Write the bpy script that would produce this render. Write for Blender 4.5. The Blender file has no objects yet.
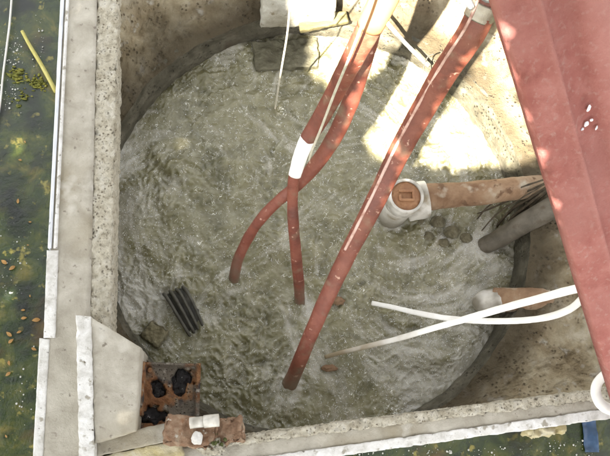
import bpy, math, random
import numpy as np
from mathutils import Vector, Matrix
random.seed(7)
rng = np.random.default_rng(11)
sc = bpy.context.scene
COL = sc.collection
R_ = math.radians

# ------------------------------------------------------------------ camera
F, CX, CY, H = 838.0, 305.0, 228.0, 2.2          # focal length in photo pixels, centre, height over the well water
NAD = (215.0, 440.0)                             # where straight down falls in the photograph
_n = np.array([NAD[0]-CX, -(NAD[1]-CY), -F]); _n /= np.linalg.norm(_n)
_Z = -_n; _Y = np.array([0, 1, 0.]) - _Z*_Z[1]; _Y /= np.linalg.norm(_Y); _X = np.cross(_Y, _Z)
RB = np.array([_X, _Y, _Z])                      # camera axes -> world axes
CAM = np.array([0, 0, H])

def at(px, py, z=0.0):
    """survey: the world point at height z that the photograph shows at (px, py)"""
    d = RB @ np.array([px-CX, CY-py, -F])
    return CAM + d*((z-H)/d[2])

def pix(P):
    q = (np.atleast_2d(P)-CAM) @ RB
    return np.stack([CX - q[:, 0]/q[:, 2]*F, CY + q[:, 1]/q[:, 2]*F], 1)

cd = bpy.data.cameras.new('camera'); cam = bpy.data.objects.new('camera', cd); COL.objects.link(cam)
M = Matrix.Identity(4)
for i in range(3):
    for j in range(3): M[i][j] = RB[i][j]
M[0][3], M[1][3], M[2][3] = CAM
cam.matrix_world = M
cd.sensor_fit = 'HORIZONTAL'; cd.sensor_width = 36; cd.lens = F/610*36; cd.clip_start = .02; cd.clip_end = 600
sc.camera = cam

# ------------------------------------------------------------------ light
SUN_EL, SUN_AZ = R_(57), R_(217)                  # azimuth clockwise from +Y: the sun stands low left of the photographer
SUN = np.array([math.sin(SUN_AZ)*math.cos(SUN_EL), math.cos(SUN_AZ)*math.cos(SUN_EL), math.sin(SUN_EL)])
w = bpy.data.worlds.new('World'); sc.world = w; w.use_nodes = True
nt = w.node_tree; nt.nodes.clear()
sky = nt.nodes.new('ShaderNodeTexSky'); sky.sky_type = 'NISHITA'; sky.sun_disc = False
sky.sun_elevation = SUN_EL; sky.sun_rotation = SUN_AZ; sky.dust_density = 3; sky.air_density = 1.0
hs = nt.nodes.new('ShaderNodeHueSaturation'); hs.inputs['Saturation'].default_value = .08
bg = nt.nodes.new('ShaderNodeBackground'); bg.inputs['Strength'].default_value = .052
wo = nt.nodes.new('ShaderNodeOutputWorld')
nt.links.new(sky.outputs[0], hs.inputs['Color']); nt.links.new(hs.outputs[0], bg.inputs[0]); nt.links.new(bg.outputs[0], wo.inputs[0])
sd = bpy.data.lights.new('sun', 'SUN'); sd.energy = 5; sd.angle = R_(.5); sd.color = (1, .93, .82)
so = bpy.data.objects.new('sun', sd); COL.objects.link(so)
so.rotation_euler = Vector(SUN).to_track_quat('Z', 'Y').to_euler(); so.location = (0, 0, 8)
vs = sc.view_settings; vs.view_transform = 'Standard'; vs.look = 'None'; vs.gamma = 1; vs.exposure = 3.55
sc.cycles.max_bounces = 8

# ------------------------------------------------------------------ noise
_perm = rng.permutation(512); _perm = np.concatenate([_perm, _perm, _perm])
_grad = rng.normal(size=(512, 3)); _grad /= np.linalg.norm(_grad, axis=1)[:, None]
def perlin(P):
    P = np.asarray(P, float); i = np.floor(P).astype(int); f = P-i; i &= 511
    u = f*f*f*(f*(f*6-15)+10); out = 0
    for dx in (0, 1):
        for dy in (0, 1):
            for dz in (0, 1):
                h = _perm[_perm[_perm[(i[:, 0]+dx) & 511]+((i[:, 1]+dy) & 511)]+((i[:, 2]+dz) & 511)]
                g = _grad[h]; d = f-np.array([dx, dy, dz])
                wgt = (u[:, 0] if dx else 1-u[:, 0])*(u[:, 1] if dy else 1-u[:, 1])*(u[:, 2] if dz else 1-u[:, 2])
                out = out + wgt*(g*d).sum(1)
    return out*1.6
def fbm(P, o=4, g=.5):
    P = np.asarray(P, float); a = 1; s = 0
    for k in range(o):
        s = s + a*perlin(P*2**k+17.3*k); a *= g
    return s

# ------------------------------------------------------------------ object helpers
def tag(o, label=None, cat=None, group=None, kind=None):
    if label: o['label'] = label
    if cat: o['category'] = cat
    if group: o['group'] = group
    if kind: o['kind'] = kind
    return o
def thing(name, label, cat, loc, group=None):
    o = bpy.data.objects.new(name, None); COL.objects.link(o); o.location = [float(v) for v in loc]
    o.empty_display_size = .05
    return tag(o, label, cat, group)
def root_loc(p):
    l = np.zeros(3)
    while p is not None:
        l = l+np.array(p.location); p = p.parent
    return l
def obj(name, V, Fc, mat, parent=None, smooth=True, loc=None):
    V = np.asarray(V, float)
    base = root_loc(parent)
    if loc is None: loc = base
    me = bpy.data.meshes.new(name); me.from_pydata((V-np.asarray(loc)).tolist(), [], [list(map(int, f)) for f in Fc])
    me.validate(); me.update()
    if smooth: me.polygons.foreach_set('use_smooth', [True]*len(me.polygons))
    me.materials.append(mat)
    o = bpy.data.objects.new(name, me); COL.objects.link(o); o.parent = parent
    o.location = [float(v) for v in (np.asarray(loc)-base)]
    return o
def join(parts):
    V = []; Fc = []; n = 0
    for v, f in parts:
        V.append(np.asarray(v)); Fc += [[i+n for i in q] for q in f]; n += len(v)
    return np.concatenate(V), Fc
def grid(nu, nv, fn, wrap_u=False):
    u = np.linspace(0, 1, nu, endpoint=not wrap_u); v = np.linspace(0, 1, nv)
    U, Vv = np.meshgrid(u, v, indexing='ij'); P = fn(U.ravel(), Vv.ravel())
    Fc = []
    for i in range(nu if wrap_u else nu-1):
        a = i*nv; b = ((i+1) % nu)*nv
        Fc += [(a+j, b+j, b+j+1, a+j+1) for j in range(nv-1)]
    return P, Fc
def rough_block(c8, n=(8, 8, 4), amp=.003, scale=20, seed=0, rnd=.1, chip=0.0, chipscale=30):
    """a box given by eight corners (bottom ring, then top ring), its faces cut fine and worn"""
    c8 = np.asarray(c8, float); nx, ny, nz = n; idx = {}; V = []
    def vid(i, j, k):
        if (i, j, k) not in idx:
            idx[(i, j, k)] = len(V); V.append((i/nx, j/ny, k/nz))
        return idx[(i, j, k)]
    Fc = []
    for i in range(nx):
        for j in range(ny):
            Fc.append((vid(i, j, 0), vid(i, j+1, 0), vid(i+1, j+1, 0), vid(i+1, j, 0)))
            Fc.append((vid(i, j, nz), vid(i+1, j, nz), vid(i+1, j+1, nz), vid(i, j+1, nz)))
    for i in range(nx):
        for k in range(nz):
            Fc.append((vid(i, 0, k), vid(i+1, 0, k), vid(i+1, 0, k+1), vid(i, 0, k+1)))
            Fc.append((vid(i, ny, k), vid(i, ny, k+1), vid(i+1, ny, k+1), vid(i+1, ny, k)))
    for j in range(ny):
        for k in range(nz):
            Fc.append((vid(0, j, k), vid(0, j, k+1), vid(0, j+1, k+1), vid(0, j+1, k)))
            Fc.append((vid(nx, j, k), vid(nx, j+1, k), vid(nx, j+1, k+1), vid(nx, j, k+1)))
    q = np.array(V); x, y, z = q.T
    def tri(x, y, z):
        w8 = [(1-x)*(1-y)*(1-z), x*(1-y)*(1-z), x*y*(1-z), (1-x)*y*(1-z), (1-x)*(1-y)*z, x*(1-y)*z, x*y*z, (1-x)*y*z]
        return sum(wk[:, None]*c for wk, c in zip(w8, c8))
    P = tri(x, y, z)
    cen = c8.mean(0)
    lx = np.linalg.norm(c8[1]-c8[0]); ly = np.linalg.norm(c8[3]-c8[0]); lz = np.linalg.norm(c8[4]-c8[0])
    ux = (c8[1]-c8[0])/lx; uy = (c8[3]-c8[0])/ly; uz = (c8[4]-c8[0])/lz
    dx = np.minimum(x, 1-x)*lx; dy = np.minimum(y, 1-y)*ly; dz = np.minimum(z, 1-z)*lz
    r = rnd*min(lx, ly, lz)+1e-6
    cr = chip*np.clip(fbm(P*chipscale+seed*3.1, 3)+.15, 0, 1)
    ds = np.sort(np.stack([dx, dy, dz]), 0)
    e = np.clip(1-ds[1]/(r+cr*1.5+1e-6), 0, 1)**2                       # near an edge
    pull = (r*.4+cr)*e
    N = np.zeros_like(P)
    for d, a, c in ((x, ux, lx), (y, uy, ly), (z, uz, lz)):
        N += np.where(d < 1e-6, -1., np.where(d > 1-1e-6, 1., 0.))[:, None]*a
    ln = np.linalg.norm(N, axis=1)[:, None]; N /= np.maximum(ln, 1e-6)
    P = P-N*pull[:, None]+N*(amp*fbm(P*scale+seed*7.7, 4))[:, None]
    return P, Fc
def block_px(quad, z0, z1, **k):
    """quad: four photo points of the top outline, counter-clockwise seen from above"""
    t = [at(x, y, z1) for x, y in quad]
    b = [p*[1, 1, 0]+[0, 0, z0] for p in t]
    return rough_block(b+t, **k)
def crom(P, n):
    P = np.asarray(P, float); Q = np.vstack([2*P[0]-P[1], P, 2*P[-1]-P[-2]]); out = []
    m = len(P)-1
    for i in range(m):
        p0, p1, p2, p3 = Q[i:i+4]
        for t in np.linspace(0, 1, n, endpoint=False):
            out.append(.5*((2*p1)+(-p0+p2)*t+(2*p0-5*p1+4*p2-p3)*t*t+(-p0+3*p1-3*p2+p3)*t**3))
    out.append(P[-1]); return np.array(out)
def sweep(P, rad, flat=1.0, seg=16, n=8, amp=0, nscale=30, seed=0, cap=True, ridge=0, face=None, tw=0, rib=None):
    """tube through points; rad = half widths; flat = thickness / width; its broad side turned up and to 'face'"""
    rad = np.broadcast_to(np.asarray(rad, float), (len(P),))
    Q = crom(np.hstack([np.asarray(P, float), rad[:, None]]), n); C = Q[:, :3]; r = Q[:, 3]
    T = np.gradient(C, axis=0); T /= np.linalg.norm(T, axis=1)[:, None]
    fc = (CAM-C) if face is None else np.broadcast_to(np.asarray(face, float), C.shape)
    W = np.cross(T, fc); W /= np.linalg.norm(W, axis=1)[:, None]; N = np.cross(W, T)
    a = np.linspace(0, 2*math.pi, seg, endpoint=False); V = []
    s = np.concatenate([[0], np.cumsum(np.linalg.norm(np.diff(C, axis=0), axis=1))])
    for i in range(len(C)):
        aa = a+tw*s[i]
        rr = r[i]*(1+(rib(s[i]) if rib else 0))
        ca, sa = np.cos(a), np.sin(a)
        k = 1+ridge*(np.abs(ca)**24)
        off = (rr*ca*k)[:, None]*W[i]+(rr*flat*sa)[:, None]*N[i] if np.ndim(rr) == 0 else None
        V.append(C[i]+off)
    V = np.concatenate(V); m = len(C)
    if amp:
        cc = np.repeat(C, seg, 0); d = V-cc; d /= np.linalg.norm(d, axis=1)[:, None]
        V = V+d*(amp*fbm(V*nscale+seed*5.3, 3))[:, None]
    Fc = [(i*seg+j, i*seg+(j+1) % seg, (i+1)*seg+(j+1) % seg, (i+1)*seg+j) for i in range(m-1) for j in range(seg)]
    if cap:
        V = np.vstack([V, C[0], C[-1]]); e = len(V)-2
        Fc += [(e, (j+1) % seg, j) for j in range(seg)]+[(e+1, (m-1)*seg+j, (m-1)*seg+(j+1) % seg) for j in range(seg)]
    return V, Fc
def sweep_px(pts, **k):
    """pts: (px, py, z, width in photo pixels)"""
    P = [at(x, y, z) for x, y, z, _ in pts]
    r = []
    for p, q in zip(P, pts):
        depth = -((p-CAM) @ RB)[2]; r.append(q[3]*.5*depth/F)
    return sweep(P, r, **k)
def disc(c, nrm, r, seg=24, dome=0.0, rings=4, amp=0, nscale=80, sx=1.0):
    nrm = np.asarray(nrm, float)/np.linalg.norm(nrm); a = np.cross(nrm, [0, 1, .1]); a /= np.linalg.norm(a); b = np.cross(nrm, a)
    V = [c+nrm*dome]; Fc = []
    for k in range(1, rings+1):
        t = k/rings
        for j in range(seg):
            th = 2*math.pi*j/seg
            V.append(c+(a*math.cos(th)*sx+b*math.sin(th))*r*t+nrm*dome*math.sqrt(max(0, 1-t*t)))
    for j in range(seg): Fc.append((0, 1+j, 1+(j+1) % seg))
    for k in range(rings-1):
        for j in range(seg):
            p = 1+k*seg; Fc.append((p+j, p+seg+j, p+seg+(j+1) % seg, p+(j+1) % seg))
    V = np.array(V)
    if amp: V = V+nrm*(amp*fbm(V*nscale, 3))[:, None]
    return V, Fc
def lump(c, s, seed=0, amp=.25, sub=3, fs=1.6):
    import bmesh
    bm = bmesh.new(); bmesh.ops.create_icosphere(bm, subdivisions=sub, radius=1)
    V = np.array([v.co[:] for v in bm.verts]); Fc = [[v.index for v in f.verts] for f in bm.faces]; bm.free()
    V = V*(1+amp*fbm(V*fs+seed*9.1, 3))[:, None]*np.asarray(s)+c
    return V, Fc

# ------------------------------------------------------------------ materials
def mat(name, cols, scale=6, rough=.8, bump=.3, bscale=60, spec=.4, metal=0, detail=8, spots=None, pits=0, dist=0.3, wet=None, streak=None, coat=0, alpha=None, vcol=None):
    m = bpy.data.materials.new(name); m.use_nodes = True; t = m.node_tree; N = t.nodes; L = t.links
    b = N['Principled BSDF']; tc = N.new('ShaderNodeTexCoord'); co = tc.outputs['Object']
    if streak:
        mp = N.new('ShaderNodeMapping'); mp.inputs['Scale'].default_value = streak; L.new(co, mp.inputs[0]); cs = mp.outputs[0]
    else: cs = co
    n1 = N.new('ShaderNodeTexNoise'); n1.inputs['Scale'].default_value = scale; n1.inputs['Detail'].default_value = detail
    n1.inputs['Roughness'].default_value = .62; n1.inputs['Distortion'].default_value = dist; L.new(cs, n1.inputs['Vector'])
    cr = N.new('ShaderNodeValToRGB'); L.new(n1.outputs[0], cr.inputs[0]); el = cr.color_ramp.elements
    k = len(cols)
    for i, c in enumerate(cols):
        pos = .32+.36*i/(max(1, k-1))
        if i < 2: el[i].position = pos; el[i].color = (*c, 1)
        else: e = el.new(pos); e.color = (*c, 1)
    c = cr.outputs[0]
    if spots:
        for (sc_, ss, lo, hi) in spots:
            n2 = N.new('ShaderNodeTexNoise'); n2.inputs['Scale'].default_value = ss; n2.inputs['Detail'].default_value = 5; L.new(co, n2.inputs['Vector'])
            r2 = N.new('ShaderNodeMapRange'); r2.inputs[1].default_value = lo; r2.inputs[2].default_value = hi; L.new(n2.outputs[0], r2.inputs[0])
            mx = N.new('ShaderNodeMix'); mx.data_type = 'RGBA'; L.new(r2.outputs[0], mx.inputs[0]); L.new(c, mx.inputs[6]); mx.inputs[7].default_value = (*sc_, 1); c = mx.outputs[2]
    nb = N.new('ShaderNodeTexNoise'); nb.inputs['Scale'].default_value = bscale; nb.inputs['Detail'].default_value = 9; nb.inputs['Roughness'].default_value = .7; L.new(cs, nb.inputs['Vector'])
    hgt = nb.outputs[0]
    if pits:
        vo = N.new('ShaderNodeTexVoronoi'); vo.inputs['Scale'].default_value = pits; L.new(co, vo.inputs['Vector'])
        rp = N.new('ShaderNodeMapRange'); rp.inputs[1].default_value = .12; rp.inputs[2].default_value = .34; L.new(vo.outputs['Distance'], rp.inputs[0])
        nm = N.new('ShaderNodeTexNoise'); nm.inputs['Scale'].default_value = pits*.22; L.new(co, nm.inputs['Vector'])
        rm = N.new('ShaderNodeMapRange'); rm.inputs[1].default_value = .48; rm.inputs[2].default_value = .6; rm.inputs[3].default_value = 1; rm.inputs[4].default_value = 0; L.new(nm.outputs[0], rm.inputs[0])
        mm = N.new('ShaderNodeMath'); mm.operation = 'MAXIMUM'; L.new(rp.outputs[0], mm.inputs[0]); L.new(rm.outputs[0], mm.inputs[1])
        ml = N.new('ShaderNodeMath'); ml.operation = 'MULTIPLY_ADD'; L.new(mm.outputs[0], ml.inputs[0]); ml.inputs[1].default_value = .8; L.new(hgt, ml.inputs[2]); hgt = ml.outputs[0]
        mx = N.new('ShaderNodeMix'); mx.data_type = 'RGBA'; L.new(mm.outputs[0], mx.inputs[0]); L.new(c, mx.inputs[7])
        dk = N.new('ShaderNodeMix'); dk.data_type = 'RGBA'; dk.blend_type = 'MULTIPLY'; dk.inputs[0].default_value = 1; L.new(c, dk.inputs[6]); dk.inputs[7].default_value = (.45, .4, .34, 1)
        L.new(dk.outputs[2], mx.inputs[6]); c = mx.outputs[2]
    bp = N.new('ShaderNodeBump'); bp.inputs['Strength'].default_value = bump; bp.inputs['Distance'].default_value = .01
    L.new(hgt, bp.inputs['Height']); L.new(bp.outputs[0], b.inputs['Normal'])
    if vcol:
        at_ = N.new('ShaderNodeAttribute'); at_.attribute_name = vcol[0]
        mx = N.new('ShaderNodeMix'); mx.data_type = 'RGBA'; L.new(at_.outputs['Fac'], mx.inputs[0]); L.new(c, mx.inputs[6]); mx.inputs[7].default_value = (*vcol[1], 1); c = mx.outputs[2]
    L.new(c, b.inputs['Base Color'])
    rr = N.new('ShaderNodeMapRange'); rr.inputs[3].default_value = max(.02, rough-.12); rr.inputs[4].default_value = min(1, rough+.12); L.new(nb.outputs[0], rr.inputs[0])
    L.new(rr.outputs[0], b.inputs['Roughness'])
    b.inputs['Specular IOR Level'].default_value = spec; b.inputs['Metallic'].default_value = metal; b.inputs['Coat Weight'].default_value = coat
    if alpha is not None: b.inputs['Alpha'].default_value = alpha
    return m
def attr(o, name, vals):
    a = o.data.attributes.new(name, 'FLOAT', 'POINT'); a.data.foreach_set('value', np.asarray(vals, np.float32))

m_conc = mat('smooth_concrete', [(.31, .28, .22), (.43, .395, .325), (.55, .515, .435)], 14, .85, .5, 160, spots=[((.30, .255, .17), 4, .52, .72), ((.22, .19, .15), 60, .64, .72), ((.60, .57, .5), 9, .6, .7)])
m_mortar = mat('rough_mortar', [(.46, .40, .29), (.70, .64, .50), (.82, .77, .65)], 45, .9, 1.0, 220, pits=120, spots=[((.22, .19, .14), 130, .6, .7)])
m_white = mat('mottled_white', [(.50, .48, .43), (.68, .66, .62), (.80, .79, .76)], 38, .6, .5, 140, spots=[((.34, .31, .25), 46, .60, .68), ((.12, .10, .07), 95, .66, .72)])
m_rail = mat('galvanised_strip', [(.55, .57, .6), (.75, .77, .8)], 20, .38, .1, 200, spec=.6, metal=.35, spots=[((.18, .18, .18), 40, .66, .72)])
m_side = mat('cast_concrete_side', [(.20, .19, .16), (.32, .3, .26)], 7, .85, .4, 90, spots=[((.10, .12, .05), 5, .5, .7)])
m_bench = mat('stained_mortar_bench', [(.15, .108, .052), (.29, .23, .135), (.41, .345, .225), (.53, .47, .35)], 13, .85, 1.0, 150, pits=90, spots=[((.17, .12, .07), 5, .55, .8), ((.10, .07, .035), 17, .6, .75), ((.46, .42, .34), 34, .6, .7)], vcol=('wet', (.062, .046, .022)))
m_ring = mat('wet_ring_concrete', [(.045, .038, .02), (.09, .08, .05), (.17, .15, .105)], 22, .6, 1.0, 110, pits=110, spec=.5, spots=[((.07, .05, .025), 7, .58, .7)])
m_wet = mat('wet_slab_concrete', [(.07, .06, .033), (.12, .11, .066), (.19, .175, .115)], 26, .4, .8, 120, spec=.5)
m_block = mat('pale_block', [(.20, .18, .13), (.30, .28, .22), (.42, .40, .33)], 20, .8, .5, 120, spots=[((.16, .13, .08), 50, .6, .7)])
m_wood = mat('soaked_wood', [(.10, .08, .03), (.20, .17, .07)], 12, .7, .6, 80, streak=(1, 6, 1))
m_hose = mat('red_brown_hose', [(.11, .030, .017), (.18, .048, .027), (.235, .078, .046)], 16, .5, .35, 90, spec=.5, coat=.15, spots=[((.50, .30, .22), 70, .64, .72), ((.20, .13, .08), 24, .57, .75)], vcol=('dirt_sun_mask', (.16, .13, .085)))
m_cream = mat('sunlit_hose_cream', [(.36, .17, .075), (.42, .22, .10)], 10, .5, .1, 60, vcol=('dirt_sun_mask', (.24, .075, .036)))
m_glare = mat('white_glare', [(.78, .76, .70), (.86, .85, .82)], 30, .5, .2, 80)
m_sheen = mat('pale_sheen', [(.30, .13, .09), (.55, .36, .30), (.66, .48, .42)], 34, .4, .1, 60)
m_steel = mat('clamp_steel', [(.28, .25, .2), (.42, .39, .33)], 60, .35, .2, 150, metal=.8, spots=[((.22, .14, .07), 50, .55, .7)])
m_zinc = mat('zinc_fitting', [(.5, .53, .56), (.68, .7, .72)], 40, .3, .15, 100, metal=.75)
m_beam = mat('red_painted_steel', [(.32, .105, .088), (.37, .135, .115), (.43, .18, .155)], 30, .7, .6, 220, spec=.25, streak=tuple(1+.0*v for v in (1, 1, 1)), spots=[((.42, .22, .19), 110, .55, .72), ((.36, .15, .13), 4, .5, .72), ((.24, .075, .06), 20, .62, .8)], vcol=('paleness', (.52, .25, .22)))
m_dapple = mat('dapple_white', [(.72, .68, .72), (.85, .82, .85)], 80, .3, .1, 90)
m_strap = mat('white_plastic', [(.74, .72, .66), (.84, .83, .79)], 25, .38, .08, 90, spec=.5, vcol=('dirt_sun_mask', (.30, .24, .15)))
m_rope = mat('old_cord', [(.50, .46, .35), (.66, .62, .50)], 60, .85, .6, 300)
m_pvc = mat('worn_pvc', [(.42, .39, .33), (.66, .63, .56), (.75, .73, .68)], 14, .5, .2, 90, spots=[((.25, .19, .10), 22, .55, .7)], vcol=('dirt_sun_mask', (.17, .15, .11)))
m_clay = mat('clay_pipe', [(.16, .085, .042), (.26, .16, .09), (.35, .265, .175)], 14, .8, .6, 110, spots=[((.13, .07, .035), 34, .6, .68), ((.42, .36, .27), 20, .58, .7)])
m_cap = mat('orange_cap', [(.22, .10, .045), (.34, .18, .085)], 30, .6, .3, 80, spots=[((.22, .1, .04), 60, .58, .68)])
m_grey = mat('grey_pipe', [(.06, .05, .034), (.105, .09, .065), (.15, .13, .10)], 18, .6, .3, 90, streak=(1, 1, 1), spots=[((.07, .05, .03), 30, .58, .7)])
m_dark = mat('black_rubber', [(.025, .023, .018), (.075, .07, .055)], 25, .5, .5, 110)
m_root = mat('dark_root', [(.04, .03, .018), (.10, .075, .045)], 60, .8, .5, 150)
m_rust = mat('rusted_iron', [(.13, .055, .025), (.27, .115, .045), (.36, .19, .085), (.27, .2, .14)], 30, .85, 1., 140, pits=140, spots=[((.06, .05, .045), 22, .52, .62), ((.20, .17, .13), 15, .5, .6), ((.40, .36, .30), 60, .6, .7)])
m_mud = mat('black_sludge', [(.02, .019, .02), (.06, .055, .055)], 40, .35, 1.0, 140, spots=[((.5, .5, .48), 190, .68, .71)])
m_brick = mat('pinkish_brick', [(.16, .085, .045), (.27, .165, .10), (.38, .29, .20)], 36, .85, .8, 120, spots=[((.24, .12, .06), 40, .58, .68), ((.55, .5, .42), 60, .63, .7)])
m_stain = mat('ochre_stained_mortar', [(.46, .38, .18), (.56, .49, .30), (.6, .56, .44)], 22, .85, .6, 130)
m_stone = mat('river_stone', [(.07, .06, .03), (.15, .13, .075), (.26, .24, .17)], 40, .4, .8, 110)
m_lump = mat('olive_lump', [(.12, .10, .05), (.24, .21, .12), (.34, .31, .2)], 30, .8, 1., 120)
m_leafo = mat('orange_leaf', [(.26, .13, .03), (.42, .24, .08)], 40, .6, .3, 80)
m_stick = mat('bamboo', [(.42, .36, .08), (.55, .50, .18)], 30, .5, .2, 90)
m_algae = mat('yellow_algae', [(.08, .09, .012), (.20, .20, .03), (.34, .31, .05)], 60, .6, .6, 120)
m_moss = mat('moss', [(.06, .08, .02), (.16, .17, .05)], 90, .95, 1., 200)
m_blue = mat('blue_reflection', [(.03, .06, .12), (.07, .12, .20)], 12, .3, .1, 40)
m_bark = mat('bark', [(.06, .045, .03), (.14, .11, .08)], 20, .9, 1, 60)
m_leaf = mat('canopy_leaf', [(.04, .07, .015), (.07, .12, .03)], 3, .5, .1, 40)
m_soil = mat('ground_soil', [(.05, .06, .02), (.09, .09, .04), (.13, .11, .07)], 1.5, .95, .6, 20)

# water materials
def water_well():
    m = mat('murky_water', [(.10, .092, .042), (.175, .16, .085), (.25, .232, .14)], 8, .09, .30, 42, spec=.7, dist=2.2, detail=9,
            spots=[((.27, .26, .175), 40, .58, .76)], vcol=('foam', (.39, .37, .30)))
    t = m.node_tree; N = t.nodes; L = t.links; b = N['Principled BSDF']; tc = N.new('ShaderNodeTexCoord')
    col = b.inputs['Base Color'].links[0].from_socket
    for k, (sc_, wd, ms, lo, hi, c_) in enumerate(((26, .016, 7, .48, .64, (.40, .385, .30)), (44, .018, 10, .46, .60, (.68, .67, .59)))):  # pale squiggles painted into the colour as glints on the ripples
        mp = N.new('ShaderNodeMapping'); mp.inputs['Location'].default_value = (3.1*k, 1.7*k, k); L.new(tc.outputs['Object'], mp.inputs[0])
        n1 = N.new('ShaderNodeTexNoise'); n1.inputs['Scale'].default_value = sc_; n1.inputs['Detail'].default_value = 2; n1.inputs['Distortion'].default_value = 1.6; L.new(mp.outputs[0], n1.inputs['Vector'])
        sb = N.new('ShaderNodeMath'); sb.operation = 'SUBTRACT'; L.new(n1.outputs[0], sb.inputs[0]); sb.inputs[1].default_value = .5
        ab = N.new('ShaderNodeMath'); ab.operation = 'ABSOLUTE'; L.new(sb.outputs[0], ab.inputs[0])
        r1 = N.new('ShaderNodeMapRange'); r1.inputs[1].default_value = wd; r1.inputs[2].default_value = wd*.3; L.new(ab.outputs[0], r1.inputs[0])
        n2 = N.new('ShaderNodeTexNoise'); n2.inputs['Scale'].default_value = ms*6; n2.inputs['Detail'].default_value = 3; L.new(mp.outputs[0], n2.inputs['Vector'])
        r2 = N.new('ShaderNodeMapRange'); r2.inputs[1].default_value = lo+.04; r2.inputs[2].default_value = hi+.06; L.new(n2.outputs[0], r2.inputs[0])
        mu = N.new('ShaderNodeMath'); mu.operation = 'MULTIPLY'; L.new(r1.outputs[0], mu.inputs[0]); L.new(r2.outputs[0], mu.inputs[1])
        mx = N.new('ShaderNodeMix'); mx.data_type = 'RGBA'; L.new(mu.outputs[0], mx.inputs[0]); L.new(col, mx.inputs[6]); mx.inputs[7].default_value = (*c_, 1); col = mx.outputs[2]
    L.new(col, b.inputs['Base Color'])
    b.inputs['Subsurface Weight'].default_value = .45; b.inputs['Subsurface Radius'].default_value = (1, .95, .6); b.inputs['Subsurface Scale'].default_value = .07
    return m
m_water = water_well()
m_pond = mat('green_pond', [(.006, .013, .002), (.017, .032, .004), (.045, .058, .008), (.13, .11, .02)], 15, .03, .45, 24, spec=.8, dist=.5,
             spots=[((.10, .045, .012), 6, .60, .76), ((.22, .19, .04), 38, .62, .70), ((.003, .006, .002), 11, .5, .68)])
m_bubble_glint = mat('bubble_glint_white', [(.36, .355, .31), (.62, .61, .56)], 60, .18, .1, 60, spec=.8)

# ------------------------------------------------------------------ the well
RING = [(137, 120), (150, 98), (187, 78), (215, 56), (250, 42), (118, 165), (518, 242), (509, 280), (499, 318), (469, 368), (435, 392), (118, 305), (140, 345)]
q = np.array([at(x, y, 0)[:2] for x, y in RING])
s_ = np.linalg.lstsq(np.c_[2*q, np.ones(len(q))], (q**2).sum(1), rcond=None)[0]
RC = np.array([s_[0], s_[1], 0.]); RR = math.sqrt(s_[2]+s_[0]**2+s_[1]**2)
ZR, ZB, ZP = .09, .22, .04                                         # ring top, rim of the basin, pond level

# ground, pond
def ground():
    def fn(u, v):
        th = u*2*math.pi; r = 9*(60**v)/1.0
        r = 7+(v**2)*300
        x = RC[0]+r*np.cos(th); y = RC[1]+r*np.sin(th)
        P = np.stack([x, y, np.full_like(x, ZP+.05)], 1)
        P[:, 2] += np.where(v < .02, -.6, .25*fbm(P*.25, 2)*np.clip(v*8, 0, 1)); return P
    V, Fc = grid(96, 24, fn, True); tag(obj('ground', V, Fc, m_soil), kind='structure')
    V, Fc = grid(2, 2, lambda u, v: np.stack([RC[0]+(u-.5)*18, RC[1]+(v-.5)*18, u*0-.9], 1))
    tag(obj('pond_bed', V, Fc, m_soil), kind='structure')
ground()
# basin footprint (inner rim corners, world)
def wl(p, z=ZB): return at(p[0], p[1], z)
IN = [wl((107, 446)), wl((672, 377)), wl((705, -95)), wl((121, -95))]     # BL BR TR TL
OUT = [wl((32, 491)), wl((716, 392)), wl((765, -150)), wl((71, -150))]
# pond surface: a sheet with the basin left out
def pond():
    th = np.linspace(0, 2*math.pi, 240, endpoint=False)
    c = sum(OUT)/4
    hole = []
    for t in th:
        d = np.array([math.cos(t), math.sin(t)]); best = 9
        for i in range(4):
            a, b = OUT[i][:2]-c[:2], OUT[(i+1) % 4][:2]-c[:2]
            A = np.array([d, -(b-a)]).T
            if abs(np.linalg.det(A)) < 1e-9: continue
            s, k = np.linalg.solve(A, a)
            if s > 0 and -1e-6 <= k <= 1+1e-6: best = min(best, s)
        hole.append(best-.02)
    hole = np.array(hole)
    def fn(u, v):
        i = np.round(u*240).astype(int) % 240
        r = hole[i]+(v**3)*8.0; x = c[0]+r*np.cos(th[i]); y = c[1]+r*np.sin(th[i])
        P = np.stack([x, y, x*0+ZP], 1); P[:, 2] += .0022*fbm(P*9, 3); return P
    V, Fc = grid(240, 110, fn, True); Fc = [f[::-1] for f in Fc]
    tag(obj('pond_water', V, Fc, m_pond), kind='structure')
pond()

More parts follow.
